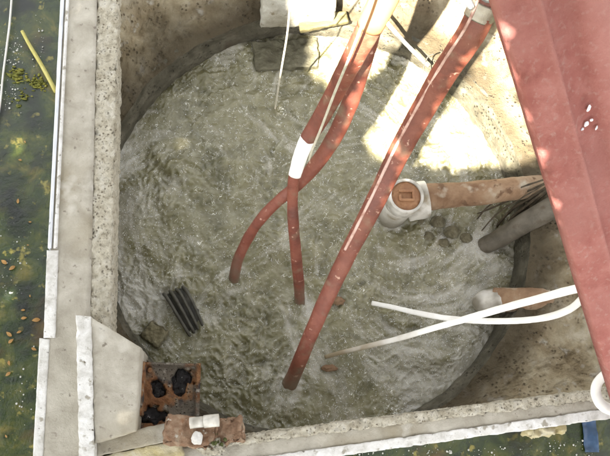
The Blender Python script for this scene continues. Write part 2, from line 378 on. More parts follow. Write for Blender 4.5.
# well water
SW = [(*at(385, 230)[:2], .20, 1), (*at(230, 330)[:2], .14, -1), (*at(190, 200)[:2], .18, 1), (*at(450, 330)[:2], .13, -1), (*at(320, 120)[:2], .16, -1)]
HOSE_FEET = [tuple(at(x, y, 0)[:2]) for x, y in ((287, 390), (300, 306), (234, 280), (388, 218), (486, 245), (478, 304))]
def foam_field(P):
    x, y = P[:, 0].copy(), P[:, 1].copy()
    for cx, cy, r, s in SW:
        dx, dy = x-cx, y-cy; a = s*2.6*np.exp(-(dx*dx+dy*dy)/(r*r)); ca, sa = np.cos(a), np.sin(a)
        x, y = cx+dx*ca-dy*sa, cy+dx*sa+dy*ca
    Q = np.stack([x, y, x*0], 1)
    f = fbm(Q*9, 5, .55)*.55+.35*fbm(Q*[30, 30, 1]+5, 3)
    px = pix(P*[1, 1, 0])
    g = 0
    for (cx, cy, sx, sy, a) in ((135, 240, 28, 95, .42), (148, 303, 36, 17, 1.1), (450, 330, 70, 55, .5), (400, 375, 60, 25, .3), (330, 370, 90, 35, .22), (470, 250, 40, 22, .45), (210, 340, 60, 30, -.25), (395, 100, 60, 50, .2), (235, 180, 60, 60, -.12)):
        g = g+a*np.exp(-((px[:, 0]-cx)/sx)**2-((px[:, 1]-cy)/sy)**2)
    for hx, hy in HOSE_FEET: g = g+.45*np.exp(-(np.abs(np.hypot(P[:, 0]-hx, P[:, 1]-hy)-.03)/.014)**2)
    for bx, by, br_ in ((160, 290, .03), (192, 345, .03), (212, 322, .025), (150, 350, .02), (170, 345, .02), (322, 62, .02), (255, 66, .015), (450, 235, .04)):
        c_ = at(bx, by, 0); g = g+.45*np.exp(-(np.hypot(P[:, 0]-c_[0], P[:, 1]-c_[1])/br_)**2)
    g = g+.35*np.exp(-((RR-np.hypot(P[:, 0]-RC[0], P[:, 1]-RC[1]))/.03)**2)*(fbm(P*6+4, 2) > -.1)
    return f, g
def water_z(P):
    m = np.clip(.75+1.1*fbm(P*[4.5, 4.5, 1]+31, 2), .15, 1.9); W = P+np.stack([.012*perlin(P*[18, 18, 1]+2), .012*perlin(P*[18, 18, 1]+8), P[:, 0]*0], 1)
    z = .0095*fbm(P*[7, 7, 1], 2)+m*(.0088*perlin(W*[17, 17, 1]+3)+.0042*(1-2*np.abs(perlin(W*[34, 34, 1]+9)))+.0021*(1-2*np.abs(perlin(W*[68, 68, 1]+4))))+.0007*perlin(P*[140, 140, 1])
    for hx, hy in HOSE_FEET:
        d = np.hypot(P[:, 0]-hx, P[:, 1]-hy); z = z+.006*np.exp(-(d/.03)**2)+.0022*np.cos(d*170)*np.exp(-d/.04)
    return z
n = 440
def fnw(u, v):
    a, b = 2*u-1, 2*v-1                                      # square to disc
    x = a*np.sqrt(1-b*b/2); y = b*np.sqrt(1-a*a/2)
    P = np.stack([RC[0]+x*(RR+.012), RC[1]+y*(RR+.012), x*0], 1); P[:, 2] = water_z(P*[1, 1, 0]); return P
V, Fc = grid(n, n, fnw)
o = tag(obj('well_water', V, Fc, m_water), kind='structure')
f, g = foam_field(V); attr(o, 'foam', np.clip((f+g-.12)*1.5, 0, 1))

def bubbles():
    N = 46000; th = rng.uniform(0, 2*math.pi, N); r = RR*.985*np.sqrt(rng.uniform(0, 1, N))
    P = np.stack([RC[0]+r*np.cos(th), RC[1]+r*np.sin(th), r*0], 1)
    f, g = foam_field(P); keep = rng.uniform(0, 1, N) < np.clip(.05+.9*(f+g*1.4), .03, .9)
    P = P[keep]; P[:, 2] = water_z(P); n = len(P)
    s = .0007+.0014*rng.uniform(0, 1, n)**4
    V = []; Fc = []
    k = 6; a = np.arange(k)*2*math.pi/k
    base = np.concatenate([np.stack([np.cos(a), np.sin(a), a*0-.2], 1), np.stack([.72*np.cos(a+.5), .72*np.sin(a+.5), a*0+.55], 1), [[0, 0, .9]]])
    V = (P[:, None, :]+s[:, None, None]*base[None]).reshape(-1, 3)
    bf = [(j, (j+1) % k, k+j) for j in range(k)]+[((j+1) % k, k+(j+1) % k, k+j) for j in range(k)]+[(k+j, k+(j+1) % k, 2*k) for j in range(k)]
    bf = np.array(bf); Fc = (bf[None]+(np.arange(n)*(2*k+1))[:, None, None]).reshape(-1, 3).tolist()
    # curled white streaks imitating glints on the wavelets
    M_ = 6500; th = rng.uniform(0, 2*math.pi, M_); r = RR*.97*np.sqrt(rng.uniform(0, 1, M_))
    Q = np.stack([RC[0]+r*np.cos(th), RC[1]+r*np.sin(th), r*0], 1)
    f, g = foam_field(Q); keep = rng.uniform(0, 1, M_) < np.clip(.15+1.6*perlin(Q*[15, 15, 1]+6)+.3*g, .0, .8); Q = Q[keep]; m = len(Q)
    V2 = []; F2 = []; nb = 0
    for p in Q:
        L = random.uniform(.002, .0052)*random.choice((1, 1, 1.6, 2.6)); cu = random.uniform(-4.2, 4.2); a0 = random.uniform(0, 6.28); wd = random.uniform(.0003, .0009); c = p.copy(); row = []
        st = 6
        for i in range(st+1):
            a1 = a0+cu*i/st; d = np.array([math.cos(a1), math.sin(a1), 0]); nn = np.array([-d[1], d[0], 0]); ww = wd*math.sin(math.pi*(i+.25)/(st+.5))
            row.append((c-nn*ww, c+nn*ww)); c = c+d*L/st
        row = np.array(row).reshape(-1, 3); row[:, 2] = water_z(row*[1, 1, 0])+.0006
        row[:, 2] += 0
        V2.append(row); F2 += [(nb+2*i, nb+2*i+2, nb+2*i+3, nb+2*i+1) for i in range(st)]; nb += len(row)
    V2 = np.concatenate(V2)
    return (V, Fc), (V2, F2)
(bv, bf), (sv, sf) = bubbles()
tag(obj('bubbles', bv, bf, m_bubble_glint), 'tiny white air bubbles and glint specks scattered over the churning well water', 'bubbles', kind='stuff')  # white domes serve as bubbles and as glints on the ripples
tag(obj('glint_streaks', sv, sf, m_bubble_glint), 'short curled white streaks standing in for glints on the churning well water', 'glints', kind='stuff')

# ring
ring = thing('concrete_well_ring', 'dark wet round concrete ring holding the churning water', 'well ring', RC)
def fnr(u, v):
    th = u*2*math.pi
    prof = np.array([(0, -.35), (0, -.02), (.002, .045), (.006, .052), (.012, .056), (.016, .080), (.021, ZR), (.032, ZR+.002), (.045, ZR-.02), (.06, -.35)])
    i = np.minimum((v*(len(prof)-1)).astype(int), len(prof)-2); f = v*(len(prof)-1)-i
    p = prof[i]*(1-f)[:, None]+prof[i+1]*f[:, None]
    r = RR+p[:, 0]; P = np.stack([RC[0]+r*np.cos(th), RC[1]+r*np.sin(th), p[:, 1]], 1)
    d = (.006*fbm(P*[9, 9, 14], 4)+.0025*fbm(P*45, 3))
    P[:, 0] += np.cos(th)*d; P[:, 1] += np.sin(th)*d; P[:, 2] += d*.4; return P
V, Fc = grid(420, 37, fnr, True); obj('ring_wall', V, Fc, m_ring, ring)

# basin: walls, mortar edges, strips, sloping bench
basin = thing('concrete_basin', 'square pale concrete basin frame standing in the pond around the round well', 'concrete basin', (RC[0], RC[1], 0))
def ray_rect(th, C4, c):
    out = []
    for t in th:
        d = np.array([math.cos(t), math.sin(t)]); best = 9
        for i in range(4):
            a, b = C4[i][:2]-c[:2], C4[(i+1) % 4][:2]-c[:2]; A = np.array([d, -(b-a)]).T
            if abs(np.linalg.det(A)) < 1e-9: continue
            s, k = np.linalg.solve(A, a)
            if s > 0 and -1e-6 <= k <= 1+1e-6: best = min(best, s)
        out.append(best)
    return np.array(out)
nth = 900; th_ = np.linspace(0, 2*math.pi, nth, endpoint=False)
rect = ray_rect(th_, IN, RC)
def fnb(u, v):
    i = np.round(u*nth).astype(int) % nth; th = th_[i]
    r0 = RR+.013+.010*fbm(np.stack([np.cos(th)*3, np.sin(th)*3, th*0], 1), 4); r1 = np.maximum(rect[i]+.05, r0+.03)
    gap = np.clip(r1-r0, 0, 1)
    r = r0+(r1-r0)*v
    z = ZR+.004+(ZB-.03-ZR)*np.clip(v, 0, 1)**1.35
    P = np.stack([RC[0]+r*np.cos(th), RC[1]+r*np.sin(th), z], 1)
    d = .014*fbm(P*6, 3)+.009*fbm(P*22, 4)+.0045*fbm(P*75, 3)
    P[:, 2] += d*np.clip(.25+v*7, 0, 1)*.9; return P
V, Fc = grid(nth, 130, fnb, True)
Fc = [f[::-1] for f in Fc]
o = obj('bench', V, Fc, m_bench, basin); tag(o, 'brown stained sloping mortar bench with pitted surface')
rr = np.hypot(V[:, 0]-RC[0], V[:, 1]-RC[1])-RR
attr(o, 'wet', np.clip(1.3-rr/(.10+.06*fbm(V*7, 3))*.9, 0, 1)*.9)

def wall(name, quad, z0, z1, m, label=None, parent=basin, **k):
    V, Fc = block_px(quad, z0, z1, **k); o = obj(name, V, Fc, m, parent)
    if label: tag(o, label)
    return o
# left wall
wall('wall', [(37, 491), (88, 446), (99, -95), (72, -150)], -.6, ZB, m_conc, 'long left wall with smooth grey top', n=(8, 90, 6), amp=.0012, scale=25, rnd=.03, chip=.003)
wall('mortar_edge', [(85, 452), (109, 450), (120.5, -95), (97.5, -95)], .10, ZB-.004, m_mortar, 'ragged pale mortar edge of the left wall', n=(14, 300, 6), amp=.0042, scale=75, rnd=.12, chip=.012, chipscale=42, seed=3)
wall('edge_strip', [(47.5, 248), (51.2, 248), (71.5, -150), (68, -150)], .03, ZB+.006, m_rail, 'bright metal edge strip, outer', n=(2, 60, 4), amp=.0006, scale=30, rnd=.15)
wall('edge_strip', [(53.2, 248), (57, 248), (76, -150), (73.5, -150)], .15, ZB+.006, m_white, 'bright metal edge strip, inner', n=(2, 60, 2), amp=.0006, scale=30, rnd=.15)
wall('edge_strip', [(43.2, 338), (55.5, 338), (58.5, 250), (46.5, 250)], .02, ZB+.0035, m_white, 'white strip, upper length', n=(6, 60, 4), amp=.001, scale=60, rnd=.04, chip=.002, chipscale=60)  # whiter than the grey wall top beside it
wall('edge_strip', [(30, 500), (40.5, 500), (50, 339), (39.2, 337.7)], .02, ZB+.002, m_white, 'white strip, lower length', n=(6, 90, 4), amp=.001, scale=60, rnd=.04, chip=.002, chipscale=60)
# bottom wall
wall('wall', [(88, 483), (716, 394), (680, 384), (96, 456)], -.6, ZB-.003, m_conc, 'narrow lower wall with grey top', n=(110, 6, 6), amp=.0018, scale=30, rnd=.05, chip=.004, seed=5)
wall('mortar_edge', [(225, 447), (690, 389), (676, 379), (228, 436)], .12, ZB+.003, m_mortar, 'ragged pale mortar edge of the lower wall', n=(260, 10, 6), amp=.0045, scale=70, rnd=.14, chip=.012, chipscale=45, seed=6)
wall('edge_strip', [(84, 492), (716, 404), (712, 394), (84, 481)], .0, ZB+.001, m_white, 'white strip along the lower wall', n=(320, 6, 4), amp=.0016, scale=60, rnd=.04, chip=.004, chipscale=45, seed=8)
# right and back wall
wall('wall', [(676, 378), (740, 372), (780, -100), (704, -90)], -.6, ZB, m_conc, 'right wall behind the red leg', n=(8, 60, 6), amp=.002, scale=25, rnd=.05, chip=.004, seed=9)
wall('wall', [(100, -92), (705, -92), (770, -160), (72, -160)], -.6, ZB-.002, m_conc, 'far wall beyond the well', n=(90, 8, 6), amp=.002, scale=25, rnd=.05, chip=.004, seed=10)

# corner slab
gus = thing('corner_slab', 'smooth grey four-sided concrete slab in the lower left corner of the basin', 'concrete slab', at(110, 380, .2))
V, Fc = block_px([(94, 444), (136, 431), (141, 347), (90, 316)], .05, .272, n=(30, 40, 8), amp=.0013, scale=30, rnd=.02, chip=.003, seed=12); obj('slab_body', V, Fc, m_conc, gus)
V, Fc = block_px([(79, 474), (95, 474), (91.3, 316), (75.5, 315)], .2, .276, n=(8, 120, 4), amp=.0018, scale=60, rnd=.05, chip=.002, chipscale=50, seed=13); tag(obj('fillet', V, Fc, m_white, gus), 'fillet along the slab, painted white as a sunlit edge')  # white colour stands in for sun on the slab's left edge
V, Fc = block_px([(96, 457), (178, 440), (172, 421), (96, 438)], .1, .235, n=(30, 8, 4), amp=.002, scale=35, rnd=.12, chip=.004, seed=14); tag(obj('ledge', V, Fc, m_conc, gus), 'narrow grey ledge below the slab')
V, Fc = block_px([(110, 476), (186, 462), (182, 438), (100, 455)], .1, .232, n=(30, 12, 4), amp=.004, scale=45, rnd=.15, chip=.006, seed=15); tag(obj('mortar_patch', V, Fc, m_stain, gus), 'ochre stained mortar patch')

# rusty bracket
br = thing('rusted_bracket', 'rust orange iron bracket with black sludge in its holes, beside the corner slab', 'iron bracket', at(165, 395, .13))
def plate(u, v):
    x = 137+62*u+2*v; y = 428-66*v+2*u
    P = np.array([at(a, b, .155) for a, b in zip(x, y)])
    z = np.zeros(len(P))
    for cx, cy, rx, ry in HOL:
        d = np.hypot((x-cx)/rx, (y-cy)/ry)+.5*fbm(P*38, 3); z -= .03*np.clip((1.12-d)*3, 0, 1)
    z += .012*np.clip((u-.90)*25, 0, 1)+.010*np.clip((v-.93)*25, 0, 1)+.0025*fbm(P*40, 4)
    P[:, 2] += z; return P
HOL = [(158, 389, 7.5, 9), (182, 381, 10, 14), (152, 416, 13, 9)]
V, Fc = grid(70, 70, plate); 
nv = len(V); V2 = V.copy(); V2[:, 2] -= .012
obj('plate', np.vstack([V, V2]), Fc+[tuple(i+nv for i in f[::-1]) for f in Fc]+[(i*70, (i+1)*70, (i+1)*70+nv, i*70+nv) for i in range(69)]+[((i+1)*70+69, i*70+69, i*70+69+nv, (i+1)*70+69+nv) for i in range(69)]+[(i+1, i, i+nv, i+1+nv) for i in range(69)]+[(69*70+i, 69*70+i+1, 69*70+i+1+nv, 69*70+i+nv) for i in range(69)], m_rust, br)
V, Fc = block_px([(133.5, 417), (142, 416), (145, 361), (135, 360)], .12, .20, n=(4, 24, 6), amp=.002, scale=60, rnd=.2, chip=.003, seed=20); obj('flange', V, Fc, m_rust, br)
for k, (cx, cy, rx, ry) in enumerate(HOL):
    V, Fc = lump(at(cx, cy, .135), (rx*.0024*1.2, ry*.0024*1.15, .014), k, .42, 4, 2.5); V += (.005*fbm(V*70, 3))[:, None]*[.5, .5, 1]
    obj('sludge', V, Fc, m_mud, br)
for k, (cx, cy, r) in enumerate(((150, 370, .006), (190, 425, .005))):
    V, Fc = sweep([at(cx, cy, .15), at(cx, cy, .166)], [r, r], seg=6, n=2); obj('bolt', V, Fc, m_rust, br, smooth=False)

# bricks and fittings on the lower wall
def rot_block(cpx, z, L, W_, T_, ang, tilt, **k):
    c = at(cpx[0], cpx[1], z); ca, sa = math.cos(ang), math.sin(ang)
    ux = np.array([ca, sa, 0]); uy = np.array([-sa, ca, 0]); uz = np.array([math.sin(tilt)*ca, math.sin(tilt)*sa, math.cos(tilt)]); ux = np.cross(uy, uz)
    cs = [(-1, -1, -1), (1, -1, -1), (1, 1, -1), (-1, 1, -1), (-1, -1, 1), (1, -1, 1), (1, 1, 1), (-1, 1, 1)]
    return rough_block([c+ux*a*L/2+uy*b*W_/2+uz*d*T_/2 for a, b, d in cs], **k)
V, Fc = rot_block((190, 432), .235, .115, .066, .05, R_(-9), R_(6), n=(40, 26, 18), amp=.0045, scale=45, rnd=.1, chip=.016, chipscale=40, seed=30)
tag(obj('brick', V, Fc, m_brick, loc=at(188, 432, .21)), 'broken pinkish brown brick beside the rusty bracket, left one of two', 'brick', 'broken bricks on the lower wall')
V, Fc = rot_block((226, 432), .222, .085, .056, .035, R_(10), R_(-8), n=(40, 26, 16), amp=.0055, scale=45, rnd=.14, chip=.016, chipscale=40, seed=37)
tag(obj('brick', V, Fc, m_brick, loc=at(219, 433, .21)), 'crumbled reddish brick at the start of the lower mortar edge, right one of two', 'brick', 'broken bricks on the lower wall')
fit = thing('pipe_fitting', 'small white plastic pipe fitting lying across the broken bricks', 'pipe fitting', at(205, 421, .26))
V, Fc = sweep([at(190, 423, .262), at(204, 421.5, .266)], [.0125, .0122], seg=20, n=3); tag(obj('spigot', V, Fc, m_pvc, fit)); attr(bpy.data.objects['spigot'], 'dirt_sun_mask', np.clip(.2+.5*fbm(V*50, 2), 0, 1))
V, Fc = sweep([at(204, 421.5, .266), at(219, 420, .270)], [.0142, .0142], seg=20, n=3); attr(obj('socket', V, Fc, m_pvc, fit), 'dirt_sun_mask', np.clip(.15+.6*fbm(V*60, 2), 0, 1))
V, Fc = lump(at(197, 438, .268), (.0125, .015, .012), 4, .2, 3); tag(obj('pebble', V, Fc, m_white, loc=at(197, 438, .255)), 'white egg-shaped pebble in front of the white fitting', 'pebble')
V, Fc = lump(at(211, 446, .235), (.03, .018, .016), 9, .5, 4, 3); tag(obj('mortar_crumb', V, Fc, m_mortar, loc=at(211, 446, .22)), 'crumbling mortar heap with moss in front of the bricks', 'mortar')
P = []
for k in range(26):
    a = np.array([random.gauss(0, .02), random.gauss(0, .009), .016+random.uniform(0, .01)]); P.append(lump(at(213, 441, .225)+a, np.array([.004, .004, .003])*random.uniform(.6, 1.4), k, .6, 1))
V, Fc = join(P); tag(obj('moss', V, Fc, m_moss), 'dark green moss tufts on the mortar beside the bricks', 'moss', kind='stuff')
V, Fc = block_px([(535, 437), (568, 432), (568, 423), (533, 427)], .08, .17, n=(22, 10, 8), amp=.009, scale=60, rnd=.3, chip=.012, seed=41)
tag(obj('mortar_spill', V, Fc, m_stain, loc=at(550, 430, .1)), 'peach coloured mortar lump stuck outside the lower wall', 'mortar')

# things at the far side of the well
V, Fc = block_px([(255, 70), (319, 67), (318, 36), (251, 41)], -.2, .017, n=(50, 30, 8), amp=.0055, scale=35, rnd=.06, chip=.004, seed=50)
tag(obj('sunken_slab', V, Fc, m_wet, loc=at(286, 54, 0)), 'dark wet rectangular slab awash at the far rim of the well', 'concrete slab')
V, Fc = block_px([(262, 13), (337, 11), (337, -22), (262, -22)], .1, .19, n=(36, 16, 8), amp=.003, scale=35, rnd=.08, chip=.006, seed=51)
tag(obj('concrete_block', V, Fc, m_block, loc=at(288, 0, .1)), 'pale concrete block on the bench at the far edge', 'concrete block')
V, Fc = rough_block([at(300, 34, .1), at(350, 24, .1), at(346, 11, .1), at(298, 19, .1), at(300, 31, .135), at(349, 22, .135), at(346, 11, .135), at(298, 19, .135)], n=(30, 8, 6), amp=.002, scale=50, rnd=.12, chip=.003, seed=52)
tag(obj('wood_offcut', V, Fc, m_wood, loc=at(324, 22, .11)), 'short dark olive wooden bar below the pale block', 'wood')

# pipes
def dirt_sun_mask(o, fn):  # mask of dirt; on the hose top it bounds the painted sunlight
    co = np.array([v.co[:] for v in o.data.vertices])+root_loc(o); attr(o, 'dirt_sun_mask', np.clip(fn(co), 0, 1)); return o
pp = thing('capped_pipe', 'worn white plastic pipe with an orange brown cap, joined to a horizontal clay coloured pipe', 'pipe', at(395, 212, 0))
# upright leans out of the water towards the upper right
A = at(384, 221, -.08); B = at(406.5, 195.5, .17)
ax = (B-A)/np.linalg.norm(B-A)
V, Fc = sweep([A, A+(B-A)*.5, B-ax*.035], [.044, .043, .042], seg=32, n=6, amp=.0012, face=(0, -1, .2)); dirt_sun_mask(obj('pipe_body', V, Fc, m_pvc, pp), lambda p: 1.1-(p[:, 2]-.0)/.12+.3*fbm(p*20, 3))
V, Fc = sweep([B-ax*.045, B-ax*.03, B-ax*.015, B], [.0475, .0475, .0472, .0462], seg=32, n=4, amp=.0008, face=(0, -1, .2), cap=False); 
Vi, Fi = sweep([B-ax*.02, B], [.0385, .0395], seg=32, n=4, face=(0, -1, .2), cap=False)
# rim ring between the outer and inner skin
m_ = len(V); seg = 32; Fr = [(m_-seg+j, m_-seg+(j+1) % seg, m_+len(Vi)-seg+(j+1) % seg, m_+len(Vi)-seg+j) for j in range(seg)]
o = obj('collar', np.vstack([V, Vi]), Fc+[tuple(i+m_ for i in f[::-1]) for f in Fi]+Fr, m_pvc, pp); dirt_sun_mask(o, lambda p: .42+.6*fbm(p*30, 3))
V, Fc = disc(B-ax*.006, ax, .0388, 32, .004, 8, .001); cp = obj('cap', V, Fc, m_cap, pp)
sd_ = np.cross(ax, [0, 1, 0]); sd_ /= np.linalg.norm(sd_); sd2 = np.cross(ax, sd_)
c0 = B+ax*.001
for a, b, l, w_ in ((0, .012, .02, .0035), (-.018, 0, .0035, .0145), (0, -.012, .02, .0035), (.0175, .006, .0035, .008)):
    cc = c0+sd_*a+sd2*b
    V, Fc = rough_block([cc+sd_*x*l+sd2*y*w_+ax*z for z in (-.003, .004) for x, y in ((-1, -1), (1, -1), (1, 1), (-1, 1))], n=(6, 3, 2), amp=.0004, rnd=.3); obj('cap_rib', V, Fc, m_cap, cp)
V, Fc = sweep_px([(418, 198, .075, 29), (440, 196, .085, 26), (470, 194, .09, 25), (500, 190.5, .1, 24), (524, 187.5, .10, 22.5), (545, 185.5, .07, 22), (565, 184, .02, 21)], seg=32, n=10, amp=.0022, nscale=24, seed=4); obj('side_pipe', V, Fc, m_clay, pp)
V, Fc = sweep_px([(405, 205, .06, 34), (422, 200, .07, 38), (427, 199, .072, 37)], seg=32, n=6, amp=.001); dirt_sun_mask(obj('branch_socket', V, Fc, m_pvc, pp), lambda p: .4+.6*fbm(p*25, 3))

gp = thing('drain_pipe', 'dark grey brown pipe slanting into the water from under the red leg', 'pipe', at(520, 228, .05))
V, Fc = sweep_px([(478, 249, -.04, 17), (487, 244.5, .002, 17.5), (500, 238, .03, 18.5), (530, 220, .10, 21), (565, 201, .17, 24), (600, 184, .24, 26)], seg=28, n=8, amp=.0012, nscale=30, cap=True); obj('pipe_body', V, Fc, m_grey, gp)
st = thing('stub_pipe', 'short orange brown pipe with a domed grey plug under the white straps', 'pipe', at(505, 301, .06))
V, Fc = sweep_px([(494, 300, .05, 25), (512, 300, .07, 24), (536, 299, .09, 22), (556, 298, .07, 20), (575, 297, .03, 19)], seg=28, n=8, amp=.002, nscale=26); obj('pipe_body', V, Fc, m_clay, st)
V, Fc = sweep_px([(504, 300.3, .06, 24), (496, 300.8, .055, 25), (486, 302, .05, 24), (478, 303.5, .045, 19), (474, 304.5, .04, 11), (472.5, 305, .038, 3)], seg=28, n=8, amp=.0015); dirt_sun_mask(obj('plug', V, Fc, m_pvc, st), lambda p: .5+.6*fbm(p*25, 3))

# roots
rt = thing('root_bundle', 'bundle of thin dark roots hanging between the clay and grey pipes', 'roots', at(520, 205, .05))
for k, pts in enumerate([[(556, 178, .2, 2.5), (530, 190, .13, 2.2), (505, 202, .06, 2), (482, 212, .01, 1.5), (468, 216, -.01, 1)],
                         [(556, 181, .2, 3), (535, 195, .12, 3), (515, 207, .06, 3), (500, 222, .01, 2.5), (492, 232, -.01, 1.5)],
                         [(554, 184, .19, 2.5), (530, 203, .1, 3.2), (512, 218, .04, 3), (505, 232, -.01, 2)],
                         [(556, 176, .21, 2), (520, 188, .13, 1.6), (490, 205, .05, 1.6), (475, 222, -.01, 1.2)],
                         [(550, 188, .17, 4), (536, 200, .11, 5), (522, 212, .05, 5), (515, 226, -.01, 3)],
                         [(552, 180, .2, 1.6), (525, 196, .12, 1.4), (498, 213, .05, 1.4), (478, 235, -.01, 1)]]):
    V, Fc = sweep_px(pts, seg=8, n=8, amp=.0008, nscale=60, seed=k); obj('root', V, Fc, m_root, rt)

# strainer
SINK = .006
stn = thing('pump_strainer', 'dark ribbed plastic strainer half sunk at the left of the well', 'strainer', at(185, 312, 0))
V, Fc = rough_block([at(163, 295, -.06), at(190, 344, -.06), at(211, 326, -.06), at(186, 284, -.06), at(164, 295, .026), at(189, 341, .006), at(208, 325, .010), at(186, 285, .03)], n=(20, 12, 6), amp=.002, scale=50, rnd=.25, chip=.003, seed=60); V[:, 2] -= SINK; obj('housing', V, Fc, m_dark, stn)
m_ribm = mat('dark_grey_rib', [(.05, .045, .035), (.10, .095, .075)], 30, .55, .4, 110)
for k in range(4):
    f_ = k/3
    V, Fc = sweep_px([(164+f_*19, 294-f_*7, .012, 3.5), (168+f_*19, 299-f_*8, .042, 3.5), (178+f_*17, 316-f_*9, .036, 3.2), (187+f_*14, 331-f_*10, .022, 3), (191+f_*13, 338-f_*10, -.01, 2.5)], seg=10, n=6, amp=.0008, flat=1.3, seed=k); V[:, 2] -= SINK; obj('rib', V, Fc, m_ribm, stn)
V, Fc = block_px([(137, 335), (158, 349), (170, 330), (150, 319)], -.06, .03, n=(24, 20, 8), amp=.006, scale=55, rnd=.25, chip=.012, seed=71)
V[:, 2] -= .012; tag(obj('concrete_lump', V, Fc, m_lump, loc=at(153, 333, 0)), 'rough olive brown concrete lump between the strainer and the basin corner', 'stone')
# stones by the capped pipe
m_stone2 = m_stone
sts = [(452, 232, 9, 'pale yellowish stone nearest the roots, below the clay pipe'), (438, 222, 8, 'dull green stone tight below the clay pipe'), (428, 236, 6, 'small stone at the foot of the capped pipe'),
       (466, 238, 7, 'grey stone between the yellowish stone and the grey pipe'), (420, 222, 5, 'smallest stone touching the capped pipe body'), (444, 243, 6, 'half sunk stone below the yellowish one')]
for k, (x, y, r, lb) in enumerate(sts):
    c = at(x, y, .002); V, Fc = lump(c, np.array([r, r*.8, r*.55])*.0026, k+3, .2, 3); tag(obj('stone', V, Fc, m_stone, loc=c), lb, 'stone', 'stones in the well water')
for k, (x, y, s, lb) in enumerate([(338, 301, (.016, .012, .008), 'small brown wood chip afloat right of the narrow hose'), (330, 368, (.02, .009, .006), 'flat brown scrap afloat at the dirty end of the strap')]):
    c = at(x, y, .006); V, Fc = lump(c, s, 20+k, .4, 3); tag(obj('debris', V, Fc, m_clay, loc=c), lb, 'debris')

# ------------------------------------------------------------------ hoses
h1 = thing('suction_hose', 'thick red brown hose with a steel clamp running to the bottom of the well', 'hose', at(285, 392, 0))
PC = [(504, -60, 1.03, 30), (489, -8, .96, 29), (473, 30, .90, 28), (449, 66, .82, 25.5), (424, 108, .71, 23), (399, 153, .60, 21), (374, 204, .49, 19), (349, 252, .37, 17), (328, 295, .26, 15.5), (310, 336, .15, 14.2), (296, 370, .05, 14), (287, 390, -.005, 15), (284, 400, -.05, 15)]
V, Fc = sweep_px(PC, flat=.62, seg=36, n=14, amp=.0008, nscale=14, ridge=.05); o = obj('tube', V, Fc, m_hose, h1); dirt_sun_mask(o, lambda p: 1.15-(p[:, 2]+.01)/.07+.4*fbm(p*25, 3))
PCo = [(x-w_*.24, y-w_*.12, z+.0125, 3.2) for x, y, z, w_ in PC]
V, Fc = sweep_px(PCo[:8], seg=8, n=12, flat=.5, amp=.0006, nscale=30); tag(obj('sheen', V, Fc, m_sheen, h1), 'pale line painted along the hose to imitate reflected sky')  # pale strip imitates the sky's sheen on the hose
c = crom(np.array([at(x, y, z) for x, y, z, _ in PC]), 14)
V, Fc = sweep_px([(486, 2, .945, 31.5), (481.5, 11, .93, 31), (477.5, 19, .917, 30.5)], flat=.64, seg=36, n=5, amp=.0005); cl = obj('hose_clamp', V, Fc, m_steel, h1)
V, Fc = sweep_px([(466, -1, .97, 8), (468.5, 3, .968, 8), (472, 8, .962, 7)], seg=14, n=4); obj('clamp_screw', V, Fc, m_zinc, cl)
V, Fc = sweep_px([(489, -6, .962, 32), (492, -14, .978, 33), (495, -22, .99, 33)], seg=8, n=3, flat=.9); 
obj('coupling', V, Fc, m_zinc, h1)

h2 = thing('feed_hose', 'red brown hose with cream top and white band painted as sunlight, centre of the well', 'hose', at(299, 305, 0))
PA = [(406, -60, 1.05, 29), (387, -8, .95, 27), (369, 28, .86, 24), (351, 62, .76, 21), (333, 96, .64, 18.5), (317, 124, .55, 16.5), (306, 142, .5, 14.5), (299, 160, .45, 13), (294, 178, .4, 11), (292.5, 200, .33, 10.5), (293.5, 225, .26, 10.5), (296, 255, .16, 10.5), (299, 285, .06, 10.5), (300, 306, -.01, 10), (301, 322, -.06, 10)]
def part_px(PA, a, b, grow, **k):
    return sweep_px([(x, y, z, w_+grow) for x, y, z, w_ in PA[a:b]], **k)
V, Fc = sweep_px(PA, flat=.6, seg=32, n=14, amp=.001, nscale=16, ridge=.05); o = obj('tube', V, Fc, m_hose, h2); dirt_sun_mask(o, lambda p: 1.1-(p[:, 2]+.01)/.07+.4*fbm(p*25, 3))
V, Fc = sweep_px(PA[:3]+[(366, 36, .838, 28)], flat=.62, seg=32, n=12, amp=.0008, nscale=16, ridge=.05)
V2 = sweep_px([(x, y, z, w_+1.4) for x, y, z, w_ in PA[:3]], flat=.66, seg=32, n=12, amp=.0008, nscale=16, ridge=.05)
o = obj('sunlit_top', V2[0], V2[1], m_cream, h2); pe = at(370, 28, .86); dirt_sun_mask(o, lambda p: 1.0-np.linalg.norm(p-pe, axis=1)/.035+.35*fbm(p*40, 3)); tag(o, 'cream upper length, painted as sunlight')  # cream colour imitates sun on the hose top, blending back to red
V, Fc = sweep_px([(308, 138.5, .507, 16.6), (304, 147, .487, 15.4), (299, 160, .45, 14.2), (294.8, 175.5, .407, 12.6)], flat=.68, seg=32, n=8, amp=.0007); tag(obj('glare', V, Fc, m_glare, h2), 'white band painted as sunlight')  # white band stands in for a patch of sun on the hose

h3 = thing('return_hose', 'red brown hose passing behind the white-banded one and curving left into the water', 'hose', at(233, 285, 0))
PB = [(384, -20, .80, 17), (374, 24, .74, 17), (364, 60, .67, 17), (354, 92, .60, 16.5), (343, 120, .53, 16), (329, 146, .46, 15), (313, 168, .39, 13.5), (296, 186, .33, 11.5), (277, 202, .27, 10.5), (260, 220, .20, 10), (247, 240, .12, 10), (238, 260, .06, 10), (234, 278, .01, 10), (232, 292, -.05, 10)]
V, Fc = sweep_px(PB, flat=.7, seg=30, n=14, amp=.0012, nscale=16, ridge=.05, seed=5); o = obj('tube', V, Fc, m_hose, h3); dirt_sun_mask(o, lambda p: 1.1-(p[:, 2]+.01)/.08+.4*fbm(p*25, 3))

